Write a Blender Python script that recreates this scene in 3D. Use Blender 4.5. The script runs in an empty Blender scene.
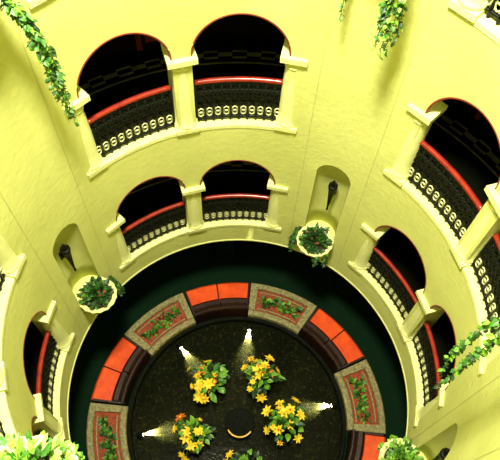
import bpy, math, random
import numpy as np
from math import sin, cos, pi, sqrt
from mathutils import Vector, Matrix
random.seed(7)
S=3.6
A0=-0.3444; H=1.0117; E=0.2; T=0.12; W=0.4895; OC=0.257; RA=0.213; ZS=0.50
GF=-1.11; RB=1.62
scene=bpy.context.scene
scene.view_settings.view_transform='Standard'

# ------------------------------------------------------------ materials
def new_mat(name):
    m=bpy.data.materials.new(name); m.use_nodes=True
    nt=m.node_tree; return m,nt,nt.nodes['Principled BSDF']
def mat(name,c1,c2=None,scale=5,rough=.6,bump=0,metal=0,bscale=None,spec=.5,detail=5):
    m,nt,b=new_mat(name)
    tc=nt.nodes.new('ShaderNodeTexCoord')
    b.inputs['Roughness'].default_value=rough; b.inputs['Metallic'].default_value=metal
    b.inputs['Specular IOR Level'].default_value=spec
    if c2 is None: c2=tuple(x*.85 for x in c1)
    n=nt.nodes.new('ShaderNodeTexNoise'); n.inputs['Scale'].default_value=scale; n.inputs['Detail'].default_value=detail
    nt.links.new(tc.outputs['Object'],n.inputs['Vector'])
    r=nt.nodes.new('ShaderNodeValToRGB'); r.color_ramp.elements[0].position=.35; r.color_ramp.elements[1].position=.68
    r.color_ramp.elements[0].color=(*c2,1); r.color_ramp.elements[1].color=(*c1,1)
    nt.links.new(n.outputs['Fac'],r.inputs['Fac']); nt.links.new(r.outputs['Color'],b.inputs['Base Color'])
    if bump:
        n2=nt.nodes.new('ShaderNodeTexNoise'); n2.inputs['Scale'].default_value=bscale or scale*6; n2.inputs['Detail'].default_value=6
        nt.links.new(tc.outputs['Object'],n2.inputs['Vector'])
        bp=nt.nodes.new('ShaderNodeBump'); bp.inputs['Strength'].default_value=bump; bp.inputs['Distance'].default_value=.03
        nt.links.new(n2.outputs['Fac'],bp.inputs['Height']); nt.links.new(bp.outputs['Normal'],b.inputs['Normal'])
    return m
def emis(name,c,s):
    m,nt,b=new_mat(name); b.inputs['Base Color'].default_value=(*c,1)
    b.inputs['Emission Color'].default_value=(*c,1); b.inputs['Emission Strength'].default_value=s
    return m
M_wall=mat('stucco',(.66,.67,.225),(.57,.585,.18),scale=.8,rough=.85,bump=.3,bscale=9,spec=.1)
M_trim=mat('cream_stone',(.76,.77,.34),(.69,.70,.28),scale=6,rough=.65,bump=.1,spec=.2)
M_red=mat('red_wood',(.30,.022,.008),(.19,.013,.006),scale=8,rough=.2)
M_redtrim=mat('red_brick_trim',(.24,.03,.010),(.16,.02,.008),scale=8,rough=.6)
M_iron=mat('wrought_iron',(.005,.006,.003),scale=10,rough=.45,spec=.12)
M_pale=mat('painted_iron',(.78,.78,.42),(.55,.55,.26),scale=20,rough=.5)
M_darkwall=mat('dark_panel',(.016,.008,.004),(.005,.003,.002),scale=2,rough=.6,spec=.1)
M_dark=mat('dark_door',(.014,.008,.004),(.006,.004,.003),scale=3,rough=.5,spec=.15)
M_carpet=mat('green_carpet',(.006,.020,.009),(.003,.013,.006),scale=30,rough=.95,spec=.03)
M_orange=mat('orange_leather',(.90,.105,.014),(.68,.065,.01),scale=4,rough=.32,bump=.15,spec=.35)
M_leather=mat('brown_leather',(.030,.009,.004),(.012,.004,.002),scale=6,rough=.4,bump=.2,spec=.3)
M_olive=mat('travertine',(.34,.30,.12),(.14,.12,.045),scale=14,rough=.7,bump=.3)
M_terra=mat('terracotta',(.42,.055,.012),(.13,.03,.010),scale=26,rough=.8,bump=.4)
M_leaf=mat('leaf',(.055,.20,.015),(.02,.09,.008),scale=9,rough=.5)
M_leafb=mat('leaf_bright',(.20,.42,.03),(.08,.22,.015),scale=9,rough=.5)
M_leafd=mat('leaf_dark',(.02,.075,.01),(.008,.03,.005),scale=9,rough=.5)
M_leafy=mat('leaf_pale',(.34,.56,.09),(.14,.30,.03),scale=9,rough=.5)
M_yel=mat('petal_yellow',(.92,.72,.03),(.82,.50,.015),scale=14,rough=.6)
M_org=mat('petal_orange',(.75,.22,.015),(.6,.12,.01),scale=14,rough=.6)
M_soil=mat('soil',(.03,.02,.01),scale=20,rough=.9)
M_black=mat('black_stone',(.006,.007,.004),(.003,.004,.002),scale=8,rough=.7,spec=.06)
M_crescent=mat('gold_crescent_light',(.9,.55,.08),scale=8,rough=.4,metal=0)
M_lens=emis('lamp_lens',(1,.95,.6),25)
M_drop=mat('water_drop',(.8,.85,.6),rough=.1)
# pool water, reflections painted as pale specks in the colour
M_pool,nt,b=new_mat('pool_water')
tc=nt.nodes.new('ShaderNodeTexCoord'); v=nt.nodes.new('ShaderNodeTexNoise'); v.inputs['Scale'].default_value=14; v.inputs['Detail'].default_value=6; v.inputs['Roughness'].default_value=.8
nt.links.new(tc.outputs['Object'],v.inputs['Vector'])
r=nt.nodes.new('ShaderNodeValToRGB'); r.color_ramp.elements[0].position=.55; r.color_ramp.elements[1].position=.82
r.color_ramp.elements[0].color=(.004,.005,.002,1); r.color_ramp.elements[1].color=(.08,.08,.025,1)
nt.links.new(v.outputs['Fac'],r.inputs['Fac']); nt.links.new(r.outputs['Color'],b.inputs['Base Color'])
n=nt.nodes.new('ShaderNodeTexNoise'); n.inputs['Scale'].default_value=5; n.inputs['Detail'].default_value=4
nt.links.new(tc.outputs['Object'],n.inputs['Vector'])
bp=nt.nodes.new('ShaderNodeBump'); bp.inputs['Strength'].default_value=.25; bp.inputs['Distance'].default_value=.03
nt.links.new(n.outputs['Fac'],bp.inputs['Height']); nt.links.new(bp.outputs['Normal'],b.inputs['Normal'])
b.inputs['Roughness'].default_value=.12; b.inputs['Specular IOR Level'].default_value=.08
# spray sheet added as visible lamp beam (local -Y is the flow direction)
M_beam_spray,nt,b=new_mat('water_beam_spray')
tc=nt.nodes.new('ShaderNodeTexCoord'); sx=nt.nodes.new('ShaderNodeSeparateXYZ'); nt.links.new(tc.outputs['Object'],sx.inputs[0])
mr=nt.nodes.new('ShaderNodeMapRange'); nt.links.new(sx.outputs[1],mr.inputs[0]); mr.inputs[1].default_value=-1.5; mr.inputs[2].default_value=-.08; mr.inputs[3].default_value=0; mr.inputs[4].default_value=.62
pw_=nt.nodes.new('ShaderNodeMath'); pw_.operation='POWER'; nt.links.new(mr.outputs[0],pw_.inputs[0]); pw_.inputs[1].default_value=2.4
mp=nt.nodes.new('ShaderNodeMapping'); mp.inputs['Scale'].default_value=(1,.18,1); nt.links.new(tc.outputs['Object'],mp.inputs[0])
n=nt.nodes.new('ShaderNodeTexNoise'); n.inputs['Scale'].default_value=14; n.inputs['Detail'].default_value=4; nt.links.new(mp.outputs[0],n.inputs['Vector'])
n2=nt.nodes.new('ShaderNodeMapRange'); nt.links.new(n.outputs['Fac'],n2.inputs[0]); n2.inputs[1].default_value=.35; n2.inputs[2].default_value=.65; n2.inputs[3].default_value=.2
mu=nt.nodes.new('ShaderNodeMath'); mu.operation='MULTIPLY'; nt.links.new(pw_.outputs[0],mu.inputs[0]); nt.links.new(n2.outputs[0],mu.inputs[1])
nt.links.new(mu.outputs[0],b.inputs['Alpha'])
b.inputs['Base Color'].default_value=(.9,.88,.40,1); b.inputs['Roughness'].default_value=.6
# corridor floor
M_floor,nt,b=new_mat('inlaid_marble_floor')
tc=nt.nodes.new('ShaderNodeTexCoord'); sx=nt.nodes.new('ShaderNodeSeparateXYZ'); nt.links.new(tc.outputs['Object'],sx.inputs[0])
def mth(op,a,bv=None,c=None):
    k=nt.nodes.new('ShaderNodeMath'); k.operation=op
    for i,vv in enumerate((a,bv,c)):
        if vv is None: continue
        if isinstance(vv,(int,float)): k.inputs[i].default_value=vv
        else: nt.links.new(vv,k.inputs[i])
    return k.outputs[0]
rr=mth('SQRT',mth('ADD',mth('MULTIPLY',sx.outputs[0],sx.outputs[0]),mth('MULTIPLY',sx.outputs[1],sx.outputs[1])))
rr=mth('DIVIDE',rr,S); an=mth('ARCTAN2',sx.outputs[0],sx.outputs[1])
line=mth('LESS_THAN',mth('ABSOLUTE',mth('SUBTRACT',rr,1.42)),.006)
band=mth('LESS_THAN',mth('ABSOLUTE',mth('SUBTRACT',rr,1.48)),.03)
chk=mth('GREATER_THAN',mth('MULTIPLY',mth('SINE',mth('MULTIPLY',an,60)),mth('SINE',mth('MULTIPLY',rr,105))),0)
pat=mth('MAXIMUM',mth('MULTIPLY',line,.9),mth('MULTIPLY',mth('MULTIPLY',band,.7),chk))
mx=nt.nodes.new('ShaderNodeMix'); mx.data_type='RGBA'; nt.links.new(pat,mx.inputs[0])
mx.inputs[6].default_value=(.004,.005,.0025,1); mx.inputs[7].default_value=(.24,.25,.11,1)
nt.links.new(mx.outputs[2],b.inputs['Base Color']); b.inputs['Roughness'].default_value=.25; b.inputs['Specular IOR Level'].default_value=.12

# ------------------------------------------------------------ mesh helpers
def Pt(az,r,z): return (S*r*sin(az),S*r*cos(az),S*z)
class MB:
    def __init__(s): s.v=[];s.f=[];s.m=[];s.sm=[]
    def add(s,vs,fs,m=0,smooth=False):
        o=len(s.v); s.v+=[tuple(x) for x in vs]
        for f in fs: s.f.append(tuple(o+i for i in f)); s.m.append(m); s.sm.append(smooth)
    def quad(s,a,b,c,d,m=0,smooth=False): s.add([a,b,c,d],[(0,1,2,3)],m,smooth)
    def box(s,c,sz,rot=0,m=0,top=1.0):
        x,y,z=[k/2 for k in sz]; vs=[]
        for (a,b_,d) in [(-1,-1,-1),(1,-1,-1),(1,1,-1),(-1,1,-1),(-1,-1,1),(1,-1,1),(1,1,1),(-1,1,1)]:
            k=top if d>0 else 1
            px,py=a*x*k,b_*y*k
            vs.append((c[0]+px*cos(rot)-py*sin(rot),c[1]+px*sin(rot)+py*cos(rot),c[2]+d*z))
        s.add(vs,[(0,3,2,1),(4,5,6,7),(0,1,5,4),(1,2,6,5),(2,3,7,6),(3,0,4,7)],m)
    def lathe(s,prof,c=(0,0,0),n=24,m=0,scal=0,scn=12):
        vs=[]
        for (r,z) in prof:
            for i in range(n):
                a=2*pi*i/n; q=r*(1+scal*abs(cos(a*scn/2)))
                vs.append((c[0]+q*cos(a),c[1]+q*sin(a),c[2]+z))
        fs=[]
        for j in range(len(prof)-1):
            for i in range(n):
                k=(i+1)%n; fs.append((j*n+i,j*n+k,(j+1)*n+k,(j+1)*n+i))
        fs.append(tuple(range(n))[::-1]); fs.append(tuple((len(prof)-1)*n+i for i in range(n)))
        s.add(vs,fs,m,True)
    def tube(s,pts,r,n=8,m=0,closed=False):
        pts=[Vector(p) for p in pts]; N=len(pts); vs=[]
        for i,p in enumerate(pts):
            if closed: t=pts[(i+1)%N]-pts[i-1]
            else: t=pts[min(i+1,N-1)]-pts[max(i-1,0)]
            t.normalize(); up=Vector((0,0,1)) if abs(t.z)<.95 else Vector((0,1,0))
            a=t.cross(up).normalized(); b_=a.cross(t)
            for k in range(n):
                q=2*pi*k/n; vs.append(p+a*(r*cos(q))+b_*(r*sin(q)))
        fs=[]
        for i in range(N if closed else N-1):
            j=(i+1)%N
            for k in range(n):
                l=(k+1)%n; fs.append((i*n+k,i*n+l,j*n+l,j*n+k))
        if not closed: fs.append(tuple(range(n))[::-1]); fs.append(tuple((N-1)*n+k for k in range(n)))
        s.add(vs,fs,m,True)
    def leaf(s,p,d,nrm,L,wd,m=0):
        p=Vector(p); d=Vector(d).normalized(); sd=d.cross(Vector(nrm))
        if sd.length<1e-4: sd=d.orthogonal()
        sd.normalize(); up=sd.cross(d)
        a=p; b1=p+d*L*.35+sd*wd*.5+up*L*.08; b2=p+d*L*.35-sd*wd*.5+up*L*.08; c1=p+d*L*.75+sd*wd*.3; c2=p+d*L*.75-sd*wd*.3; md=p+d*L*.5; tip=p+d*L-up*L*.15
        s.add([a,b1,c1,tip,c2,b2,md],[(0,1,6),(1,2,6),(2,3,6),(3,4,6),(4,5,6),(5,0,6)],m)
    def mesh(s,name,mats):
        me=bpy.data.meshes.new(name); me.from_pydata(s.v,[],s.f); me.update()
        for x in mats: me.materials.append(x)
        me.polygons.foreach_set('material_index',s.m); me.polygons.foreach_set('use_smooth',s.sm)
        return me
    def obj(s,name,mats,loc=(0,0,0),rz=0,weld=False):
        me=s.mesh(name,mats)
        if weld:
            import bmesh
            bm=bmesh.new(); bm.from_mesh(me); bmesh.ops.remove_doubles(bm,verts=bm.verts,dist=1e-4); bm.to_mesh(me); bm.free()
        return place(me,name,loc,rz)
def place(me,name,loc=(0,0,0),rz=0,parent=None):
    o=bpy.data.objects.new(name,me); scene.collection.objects.link(o); o.location=loc; o.rotation_euler=(0,0,rz)
    if parent: o.parent=parent
    return o
def arcsolid(mb,u1,u2,r1,r2,z1,z2,m=0,n=12,bev=0):
    prof=[(r1,z1),(r2,z1),(r2,z2-bev),(r2-bev,z2),(r1+bev,z2),(r1,z2-bev)] if bev else [(r1,z1),(r2,z1),(r2,z2),(r1,z2)]
    k=len(prof); vs=[]
    us=[u1+(u2-u1)*i/n for i in range(n+1)]
    for i,u in enumerate(us):
        for (r_,z_) in prof: vs.append(Pt(u,r_,z_))
    fs=[]
    for i in range(n):
        for j in range(k):
            l=(j+1)%k; fs.append((i*k+j,(i+1)*k+j,(i+1)*k+l,i*k+l))
    fs.append(tuple(range(k))); fs.append(tuple(n*k+j for j in range(k))[::-1])
    mb.add(vs,fs,m)
def ring(mb,r1,r2,z,m=0,n=128,flip=False):
    for i in range(n):
        a,b_=2*pi*i/n,2*pi*(i+1)/n
        q=[Pt(a,r1,z),Pt(a,r2,z),Pt(b_,r2,z),Pt(b_,r1,z)]
        if flip: q=q[::-1]
        mb.quad(*q,m=m)

# ------------------------------------------------------------ atrium wall
NH=.098; NZB=.12; NZS=.74; ND=.095
QC=[A0+q*pi/2 for q in range(4)]
wall=MB(); back=MB(); arch=MB()
def uspan(a,b_,st=.03):
    n=max(1,int(math.ceil((b_-a)/st))); return [a+(b_-a)*i/n for i in range(n+1)]
for k in range(3):
    z0=k*H; z1=(k+1)*H
    ops=[]
    for c in QC:
        ops+= [(c-OC,RA,'a'),(c+OC,RA,'a')]
        if k!=1: ops.append((c+pi/4,NH,'n'))
    ops.sort()
    for i,(uc,hw,kind) in enumerate(ops):
        nxt=ops[(i+1)%len(ops)]; nb=nxt[0]-nxt[1]+(2*pi if i==len(ops)-1 else 0)
        us=uspan(uc+hw,nb)
        for a,b_ in zip(us,us[1:]):
            wall.quad(Pt(a,1,z0),Pt(b_,1,z0),Pt(b_,1,z1),Pt(a,1,z1),smooth=True)
            back.quad(Pt(b_,1+T,z0),Pt(a,1+T,z0),Pt(a,1+T,z1),Pt(b_,1+T,z1),smooth=True)
        N=36; zs=z0+(ZS if kind=='a' else NZS)
        th=[pi*j/N for j in range(N+1)]; cu=[(uc-hw*cos(t),zs+hw*sin(t)) for t in th]
        for (a,za),(b_,zb) in zip(cu,cu[1:]):
            wall.quad(Pt(a,1,za),Pt(b_,1,zb),Pt(b_,1,z1),Pt(a,1,z1),smooth=True)
            if kind=='a':
                back.quad(Pt(b_,1+T,zb),Pt(a,1+T,za),Pt(a,1+T,z1),Pt(b_,1+T,z1),smooth=True)
                arch.quad(Pt(a,1+T,za),Pt(b_,1+T,zb),Pt(b_,1,zb),Pt(a,1,za),smooth=True)
            else:
                wall.quad(Pt(a,1,z0),Pt(b_,1,z0),Pt(b_,1,z0+NZB),Pt(a,1,z0+NZB),smooth=True)
                back.quad(Pt(b_,1+T,z0),Pt(a,1+T,z0),Pt(a,1+T,z1),Pt(b_,1+T,z1),smooth=True)
        if kind=='a':
            for u in (uc-hw,uc+hw): arch.quad(Pt(u,1,z0),Pt(u,1+T,z0),Pt(u,1+T,zs),Pt(u,1,zs))
        else:
            rows=[(z0+NZB,hw)]+[(z0+NZB+(NZS-NZB)*j/4,hw) for j in range(1,5)]+[(zs+hw*sin(t),max(hw*cos(t),1e-4)) for t in [pi/2*j/10 for j in range(1,11)]]
            G=[]
            for (z,w_) in rows:
                G.append([Pt(uc-w_*cos(pi*j/16),1+ND*(w_/hw)*sin(pi*j/16),z) for j in range(17)])
            vs=[p for g in G for p in g]; fs=[]
            for a in range(len(G)-1):
                for j in range(16): fs.append((a*17+j,a*17+j+1,(a+1)*17+j+1,(a+1)*17+j))
            arch.add(vs,fs,1,True)
            arch.add(G[0],[tuple(range(17))],1)
us=uspan(0,2*pi)
for a,b_ in zip(us,us[1:]):
    wall.quad(Pt(a,1,-E),Pt(b_,1,-E),Pt(b_,1,0),Pt(a,1,0),smooth=True)
ring(wall,1,1+T,-E,flip=True); ring(wall,1,1.12,3*H+.0)
wall.obj('wall_atrium',[M_wall],weld=True)
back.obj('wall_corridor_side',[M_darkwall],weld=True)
arch.obj('wall_arch_reveals',[M_trim,M_wall],weld=True)

bw=MB()
for a,b_ in zip(us,us[1:]):
    bw.quad(Pt(a,RB,GF),Pt(b_,RB,GF),Pt(b_,RB,3*H),Pt(a,RB,3*H),smooth=True)
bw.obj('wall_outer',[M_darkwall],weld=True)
rt_=MB(); ring(rt_,1,RB,3*H); ring(rt_,1,RB,3*H-.08,flip=True); rt_.obj('added_roof_terrace',[M_trim])  # unseen, made-up terrace replacing the storey above so light enters lower
fl=MB()
for k in range(3): ring(fl,1,RB,k*H+.001)
fl.obj('floor_corridors',[M_floor])
ce=MB()
for k in range(3): ring(ce,1.0 if k==0 else 1+T,RB,k*H-(.08 if k else .2),flip=True)
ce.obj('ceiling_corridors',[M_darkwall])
gf=MB(); ring(gf,.0,RB,GF); gf.obj('floor_ground',[M_carpet])
for k in range(3):
    for q in range(12):
        d=MB(); az=A0+q*pi/6
        d.box((0,0,S*.29),(S*.26,.10,S*.58),m=0); d.box((0,-.06,S*.28),(S*.21,.06,S*.54),m=1)
        for sx_ in(-1,1):
            for zz in (.15,.4): d.box((sx_*S*.05,-.1,S*zz),(S*.07,.03,S*.17),m=0)
        d.obj('corridor_door',[M_redtrim,M_dark],Pt(az,RB-.02,k*H+.002),-az)
for q in range(8):
    az=A0+q*pi/4+.2; d=MB(); d.box((0,0,S*(-E-GF)/2),(.5,.5,S*(-E-GF)),m=0); d.box((0,0,.12),(.62,.62,.24)); d.box((0,0,S*(-E-GF)-.12),(.62,.62,.24)); d.obj('ground_floor_pier',[M_carpet],Pt(az,1.35,GF),-az)

tr=MB(); si=MB(); se=MB()
for k in range(3):
    for c in QC:
        for s_ in (-1,1):
            uc=c+s_*OC
            pts=[Pt(uc-RA*cos(pi*j/36),1.003,k*H+ZS+RA*sin(pi*j/36)) for j in range(37)]
            tr.tube(pts,S*.0055,6)
        arcsolid(si,c-W-.02,c+W+.02,.996,1+T-.03,k*H-.015,k*H+.010,bev=.003,n=32)
for c in QC:
    for s_ in (-1,1):
        u=c+s_*(W+.12); u1,u2=u-.0012,u+.0012
        se.add([Pt(u1,.9985,-E),Pt(u2,.9985,-E),Pt(u2,.9985,3*H),Pt(u1,.9985,3*H)],[(0,1,2,3)])
tr.obj('trim_arches',[M_redtrim]); si.obj('trim_sills',[M_trim])
M_seam=mat('joint',(.46,.47,.15)); se.obj('trim_wall_joints',[M_seam])
ed=MB(); arcsolid(ed,0,2*pi,.996,1.02,-E-.008,-E+.006,n=128,bev=.003); ed.obj('trim_slab_edge',[M_trim])

# ------------------------------------------------------------ columns
def column_mesh(f,ab):
    cm=MB(); R0=.050*S*f; CH=S*ZS
    cm.box((0,0,.05),(.42*f,.42*f,.10))
    cm.lathe([(.205*f,.10),(.215*f,.13),(.215*f,.16),(.195*f,.18),(.19*f,.2),(R0*1.0,.22),(R0*.99,.5),(R0*.96,.9),(R0*.88,1.25),(R0*.82,CH-.31),(R0*.82,CH-.30),(R0*.95,CH-.285),(R0*.95,CH-.26),(R0*.82,CH-.245),(R0*.82,CH-.19),(R0*.98,CH-.16),(R0*1.15,CH-.12),(R0*1.17,CH-.1)],n=28)
    cm.box((0,0,CH-.05),(ab,ab,.10))
    return cm.mesh('tuscan_column',[M_trim])
colm=column_mesh(1,.48); colj=column_mesh(.95,.43)
for k in range(3):
    for c in QC:
        for s_,r_ in ((-1,1.04),(0,1.04),(1,1.04)):
            az=c+s_*(W+.0)
            place(colj if s_ else colm,'tuscan_column',Pt(az,r_,k*H+.002),-az)
# ------------------------------------------------------------ balustrades (az=0 local)
bm_=MB(); hu=RA-.012; rb=1.035
def Q(u,z,r=rb): 
    p=Pt(u,r,z); return (p[0],p[1]-S*rb,p[2])
arcpts=lambda z,n=20:[Q(-hu+2*hu*i/n,z) for i in range(n+1)]
bm_.tube(arcpts(.285),S*.013,8,m=1)
bm_.tube(arcpts(.262),S*.007,6); bm_.tube(arcpts(.025),S*.008,6); bm_.tube(arcpts(.115),S*.006,6); bm_.tube(arcpts(.215),S*.006,6)
NB=10
for i in range(NB+1):
    u=-hu+2*hu*i/NB; bm_.tube([Q(u,.0),Q(u,.28)],S*.007,6)
for i in range(NB):
    u=-hu+2*hu*(i+.5)/NB; w_=hu/NB
    bm_.tube([Q(u+w_*.72*cos(t),.068+.03*sin(t)) for t in [2*pi*j/8 for j in range(8)]],S*.004,5,m=2,closed=True)
    bm_.tube([Q(u-w_*.4,.068),Q(u+w_*.4,.068)],S*.0045,5,m=2)
    for sg in (-1,1):
        bm_.tube([Q(u+sg*w_*.9*sin(2*pi*j/16),.12+.09*j/16) for j in range(17)],S*.008,5)
    bm_.tube([Q(u,.12),Q(u,.21)],S*.006,5)
    bm_.tube([Q(u+w_*.6*cos(t),.238+.016*sin(t)) for t in [2*pi*j/10 for j in range(10)]],S*.005,5,closed=True)
bal=bm_.mesh('iron_balustrade',[M_iron,M_red,M_pale])
for k in range(3):
    for c in QC:
        for s_ in (-1,1):
            az=c+s_*OC; place(bal,'iron_balustrade',Pt(az,rb,k*H+.012),-az)

# ------------------------------------------------------------ plants
def bush(mb,c,rad,n,hgt=1.0,L=.14,mats=(0,1),emin=.05):
    for i in range(n):
        a=random.uniform(0,2*pi); e=random.uniform(emin,1)*pi/2; rr_=rad*random.uniform(.35,1)
        d=Vector((cos(a)*cos(e),sin(a)*cos(e),sin(e)*hgt)); p=Vector(c)+d*rr_*.75
        mb.leaf(p,d+Vector((random.uniform(-.5,.5),random.uniform(-.5,.5),random.uniform(-.5,.3))),(random.uniform(-.4,.4),random.uniform(-.4,.4),1),L*random.uniform(.6,1.3),L*random.uniform(.5,.8),random.choice(mats))
def vine(mb,p0,length,out,L=.11,mats=(0,1),dens=26):
    p=Vector(p0); o=Vector(out); n=int(length*dens); pts=[p.copy()]
    for i in range(n):
        t=i/n
        p=p+Vector((random.uniform(-.012,.012),random.uniform(-.012,.012),-length/n))+o*(.02*(1-t)**3)
        pts.append(p.copy())
        for _ in range(2 if t<.75 else 1):
            a=random.uniform(0,2*pi)
            mb.leaf(p,(cos(a),sin(a),-.5),(random.uniform(-.5,.5),random.uniform(-.5,.5),1),L*random.uniform(.6,1.2)*(1.1-.4*t),L*.7*(1.1-.4*t),random.choice(mats))
    mb.tube(pts,.006,4,m=mats[0])
def wall_planter(az,z,seed,vines,bush_r=.3,ma=(0,0,1),nl=150,fl=0,L=.11,bl=.12,emin=.05):
    random.seed(seed)
    mb=MB(); yc=-.20
    prof=[(.05,-.34),(.09,-.33),(.07,-.27),(.14,-.22),(.27,-.12),(.355,-.02),(.385,.0),(.385,.035),(.345,.035),(.32,-.01)]
    mb.lathe(prof,(0,yc,0),n=48,m=2,scal=.08,scn=16)
    mb.lathe([(.31,-.02),(.31,.0)],(0,yc,0),n=24,m=3)
    mb.box((0,.0,-.10),(.34,.16,.34),m=2,top=1.15)
    bush(mb,(0,yc,.0),bush_r,nl,1.0,bl,ma,emin)
    for (x,y,l) in vines: 
        o=Vector((x,y-yc,0)); o=o.normalized() if o.length>0 else Vector((0,-1,0))
        vine(mb,(x,y,.06),l,o,L,ma)
    for i in range(fl):
        a=random.uniform(0,2*pi); q=random.uniform(.05,.22); c=Vector((q*cos(a),yc+q*sin(a),.2+random.uniform(0,.08)))
        for j in range(5):
            b_=2*pi*j/5; mb.leaf(c,(cos(b_),sin(b_),.3),(0,0,1),.035,.028,4)
    mb.obj('hanging_wall_planter',[M_leaf,M_leafb,M_trim,M_soil,M_redtrim,M_leafd,M_leafy],Pt(az,1.0,z),-az)
NA=[c+pi/4 for c in QC]
dk=(0,5,5,5,5,0)
wall_planter(NA[0],.12,1,[(-.36,-.25,.8),(-.42,-.2,.95),(.30,-.35,.7),(.2,-.5,.45),(-.42,-.1,.7)],.42,dk,nl=230,fl=6)
wall_planter(NA[1],.12,2,[(-.3,-.4,.5),(-.1,-.55,.4),(.3,-.3,.4)],.48,(0,1,6),nl=240)
wall_planter(NA[3],.12,3,[(.36,-.25,.9),(.40,-.3,.8),(.28,-.42,.5),(.42,-.2,1.0)],.42,dk,nl=230,fl=6)
wall_planter(NA[2],.12,4,[(.3,-.3,.5)],.36,dk)
for i,sd in ((0,11),(1,12),(2,13),(3,14)):
    vs={0:[(.20,-.50,1.5),(.26,-.46,1.4),(.14,-.5,1.4),(.22,-.44,1.5),(.1,-.45,1.3),(-.26,-.25,1.45)],1:[(-.02,-.5,2.75),(.06,-.5,2.85)],2:[(0,-.5,.7),(.3,-.3,.6)],3:[(.28,-.42,2.2),(.24,-.45,2.3),(.31,-.38,2.0),(.2,-.48,1.7),(.26,-.38,1.8),(.3,-.44,2.1)]}[i]
    wall_planter(NA[i],2*H+(.13 if i in(1,2) else .22),sd,vs,.54 if i==2 else .32,ma=(6,1,1,0) if i==2 else (0,0,1,5),nl=1000 if i==2 else 160,fl=0,L=.10,bl=.085 if i==2 else .12,emin=-.25 if i==2 else .05)
for k in (0,2):
    for az in NA:
        t=MB(); t.lathe([(.015,-.45),(.025,-.4),(.02,-.3),(.035,-.1),(.055,.15),(.085,.42),(.095,.44),(.095,.50),(.05,.50)],n=14,m=0)
        t.tube([(0,0,.1),(0,.1,.05),(0,.2,.05)],.018,6); t.box((0,.2,.05),(.10,.03,.25))
        t.lathe([(.05,.47),(.06,.54),(.03,.62),(.01,.68)],n=10,m=0)
        t.obj('wall_torch_sconce',[M_iron],Pt(az,1.036,k*H+.48),-az)

# ------------------------------------------------------------ seating ring
RI,RO=.775,1.045
PL0=.30
kb=MB(); arcsolid(kb,0,2*pi,.745,.772,GF+.001,GF+.085,n=128,bev=.006); kb.obj('pool_kerb',[M_black])
hp=.262
pm=MB()
zt=.12
def sh(mb,r0): mb.v=[(x,y-S*r0,z) for x,y,z in mb.v]
arcsolid(pm,-hp,hp,RI,RI+.045,0,zt,bev=.008,n=14); arcsolid(pm,-hp,hp,RO-.045,RO,0,zt,bev=.008,n=14)
arcsolid(pm,-hp,-hp+.055,RI+.045,RO-.045,0,zt,n=2); arcsolid(pm,hp-.055,hp,RI+.045,RO-.045,0,zt,n=2)
arcsolid(pm,-hp+.055,hp-.055,RI+.045,RO-.045,0,zt-.03,m=1,n=10)
arcsolid(pm,-hp+.075,hp-.075,RI+.062,RI+.07,zt-.03,zt-.02,m=0,n=10);arcsolid(pm,-hp+.075,hp-.075,RO-.07,RO-.062,zt-.03,zt-.02,m=0,n=10)
sh(pm,.91)
for k in range(6):
    random.seed(30+k); az=PL0+k*pi/3
    mb=MB(); mb.v=list(pm.v); mb.f=list(pm.f); mb.m=list(pm.m); mb.sm=list(pm.sm)
    for i in range(9):
        u=-.15+.3*i/8; r_=.91+random.uniform(-.03,.03); p=Pt(u,r_,zt-.035)
        bush(mb,(p[0],p[1]-S*.91,p[2]),.15,15,.8,.13,(2,3,2,5))
    mb.obj('stone_flower_planter',[M_olive,M_terra,M_leaf,M_leafd,M_org,M_leafb],Pt(az,.91,GF+.002),-az)
sm_=MB(); hs=.252
arcsolid(sm_,-hs,hs,RI+.03,RO-.01,.01,.05,m=1,n=14)
for a,b_ in ((-hs+.012,-.005),(.005,hs-.012)):
    arcsolid(sm_,a,b_,RI+.115,RO,.05,.115,m=0,n=10,bev=.014)
    arcsolid(sm_,a,b_,RI+.045,RI+.11,.05,.20,m=1,n=10,bev=.018)
arcsolid(sm_,-hs,hs,RI+.02,RI+.045,.0,.19,m=1,n=14,bev=.008)
for a in (-hs,hs-.014): arcsolid(sm_,a,a+.014,RI+.03,RO-.02,.0,.15,m=1,n=2,bev=.005)
for u in (-hs+.02,0,hs-.02):
    for r_ in (RI+.05,RO-.03): arcsolid(sm_,u-.01,u+.01,r_-.01,r_+.01,0,.02,m=1,n=1)
sh(sm_,.91); sofa=sm_.mesh('curved_sofa',[M_orange,M_leather])
for k in range(6):
    az=PL0+pi/6+k*pi/3; o=place(sofa,'curved_sofa',Pt(az,.91,GF+.002),-az)

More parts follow.
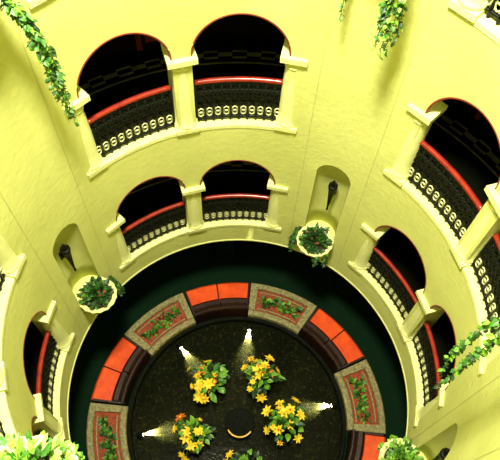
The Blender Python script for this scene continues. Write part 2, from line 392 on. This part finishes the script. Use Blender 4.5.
# ------------------------------------------------------------ fountain
pw=MB(); ring(pw,.0,.746,GF+.03); pw.obj('fountain_pool_water',[M_pool])
ft=MB()
ft.lathe([(.30,.0),(.30,.05),(.12,.08),(.10,.14),(.2,.18),(.36,.22),(.38,.25),(.35,.25),(.25,.215),(.05,.21)],n=48,m=0)
ft.tube([(.34*cos(t),.34*sin(t),.255) for t in [pi*1.18+j*.64*pi/16 for j in range(17)]],.022,6,m=1)  # yellow arc painted as the lit crescent of the gold rim
for q in range(6): ft.tube([(.16*cos(q*pi/3),.16*sin(q*pi/3),.2),(.17*cos(q*pi/3),.17*sin(q*pi/3),.28)],.012,6)
ft.obj('fountain_basin',[M_black,M_crescent],(S*.02,-S*.03,S*(GF+.03)))
for i,az in enumerate((-.73,.49,1.60,-2.02,2.95)):
    random.seed(60+i); mb=MB()
    mb.lathe([(.16,0),(.16,.05),(.07,.1),(.06,.3),(.09,.36),(.19,.46),(.22,.55),(.19,.55),(.16,.5)],n=24,m=3)
    c=(0,0,.5)
    bush(mb,c,.58,70,.8,.22,(0,1,1,5))
    for j in range(16 if i<4 else 6):
        a=random.uniform(0,2*pi); e=random.uniform(-.1,1.4); d=Vector((cos(a)*cos(e),sin(a)*cos(e),sin(e)*.8)); p=Vector(c)+d*random.uniform(.3,.62)
        m_=2 if random.random()<.97 else 4
        nn=(d+Vector((0,0,.6))).normalized(); t1=nn.orthogonal().normalized(); t2=nn.cross(t1)
        fs_=random.uniform(.65,1.45)
        mb.tube([c,p],.008,4,m=0)
        for q in range(7):
            b_=2*pi*q/7+random.uniform(-.2,.2); dd=t1*cos(b_)+t2*sin(b_)+nn*.35; mb.leaf(p,dd,nn,.13*fs_*random.uniform(.8,1.1),.07*fs_,m_)
        for q in range(5):
            b_=2*pi*q/5+.3; dd=t1*cos(b_)+t2*sin(b_)+nn*1.2; mb.leaf(p+nn*.01,dd,nn,.05,.04,4 if m_==2 and j%4==0 else 2)
    mb.obj('flower_arrangement',[M_leaf,M_leafb,M_yel,M_black,M_org,M_leafd],Pt(az,.325 if i<4 else .36,GF+.028))
# pool spotlights + added spray fans that draw their beams
for i,(az,r_) in enumerate(((.07,.70),(-.74,.70),(1.36,.71),(-1.79,.69),(2.6,.70),(-2.75,.70))):
    mb=MB(); random.seed(90+i)
    mb.lathe([(.09,0),(.09,.03),(.03,.05),(.03,.12)],n=16,m=0)
    mb.tube([(0,.05,.16),(0,-.09,.14)],.055,14,m=0); mb.tube([(0,-.091,.14),(0,-.096,.14)],.04,14,m=1)
    o=mb.obj('pool_spotlight',[M_black,M_lens],Pt(az,r_,GF+.03),-az)
    l=bpy.data.lights.new('spot_lamp','SPOT'); l.energy=850; l.spot_size=math.radians(50); l.spot_blend=1.0; l.color=(1,.90,.38); l.shadow_soft_size=.04
    lo=bpy.data.objects.new('spot_lamp',l); scene.collection.objects.link(lo); lo.parent=o; lo.location=(0,-.10,.26)
    lo.rotation_euler=(math.radians(-66),0,0)
    wj=MB()
    for j in range(300):
        t=random.random()**1.2; a=random.gauss(0,.13); L_=.15+t*1.3
        p=Vector((sin(a)*L_,-cos(a)*L_,.16+.6*t*(1-t)+random.gauss(0,.03)*L_)); s_=random.uniform(.003,.006)
        vs=[p+Vector(q)*s_ for q in ((1,0,0),(-1,0,0),(0,1,0),(0,-1,0),(0,0,1),(0,0,-1))]
        wj.add(vs,[(0,2,4),(2,1,4),(1,3,4),(3,0,4),(2,0,5),(1,2,5),(3,1,5),(0,3,5)],0,True)
    for layer in range(4):
        hwid=(.22,.15,.09,.05)[layer]; G=[]
        for a in range(13):
            t=a/12; L_=.10+t*1.35
            G.append([(sin(hwid*(2*b_/8-1))*L_,-cos(hwid*(2*b_/8-1))*L_,.15+(.45+.12*layer)*t*(1-t)*(1-.5*(2*b_/8-1)**2)) for b_ in range(9)])
        vs=[p for g in G for p in g]; fs=[(a*9+b_,a*9+b_+1,(a+1)*9+b_+1,(a+1)*9+b_) for a in range(12) for b_ in range(8)]
        wj.add(vs,fs,1,True)
    w=wj.mesh('water_beam_spray',[M_drop,M_beam_spray]); place(w,'beam_spray',(0,0,0),0,parent=o)

# ------------------------------------------------------------ light
w=bpy.data.worlds.new('World'); scene.world=w; w.use_nodes=True
bg=w.node_tree.nodes['Background']; bg.inputs[0].default_value=(1,.98,.72,1); bg.inputs[1].default_value=.35
def area(name,loc,target,size,en,col):
    l=bpy.data.lights.new(name,'AREA'); l.shape='DISK'; l.size=size; l.energy=en; l.color=col
    o=bpy.data.objects.new(name,l); scene.collection.objects.link(o); o.location=loc
    o.rotation_euler=(Vector(target)-Vector(loc)).to_track_quat('-Z','Y').to_euler()
area('skylight_lamp',(-.7,-.6,S*4.5),(0.5,1.8,0),1.8,4500,(1,.965,.74))
# ------------------------------------------------------------ camera
th,roll=.504,.0658
fw=Vector((0,sin(th),-cos(th))); up=Vector((0,cos(th),sin(th))); rt=Vector((1,0,0))
r2=rt*cos(roll)+up*sin(roll); u2=-rt*sin(roll)+up*cos(roll)
cd=bpy.data.cameras.new('camera'); co=bpy.data.objects.new('camera',cd); scene.collection.objects.link(co)
m=Matrix(((r2.x,u2.x,-fw.x,0),(r2.y,u2.y,-fw.y,0),(r2.z,u2.z,-fw.z,0),(0,0,0,1)))
m.translation=Vector((.0017*S,-.97*S,3.5078*S)); co.matrix_world=m
cd.sensor_width=36; cd.sensor_fit='HORIZONTAL'; cd.lens=628/500*36; cd.clip_start=.05
scene.camera=co
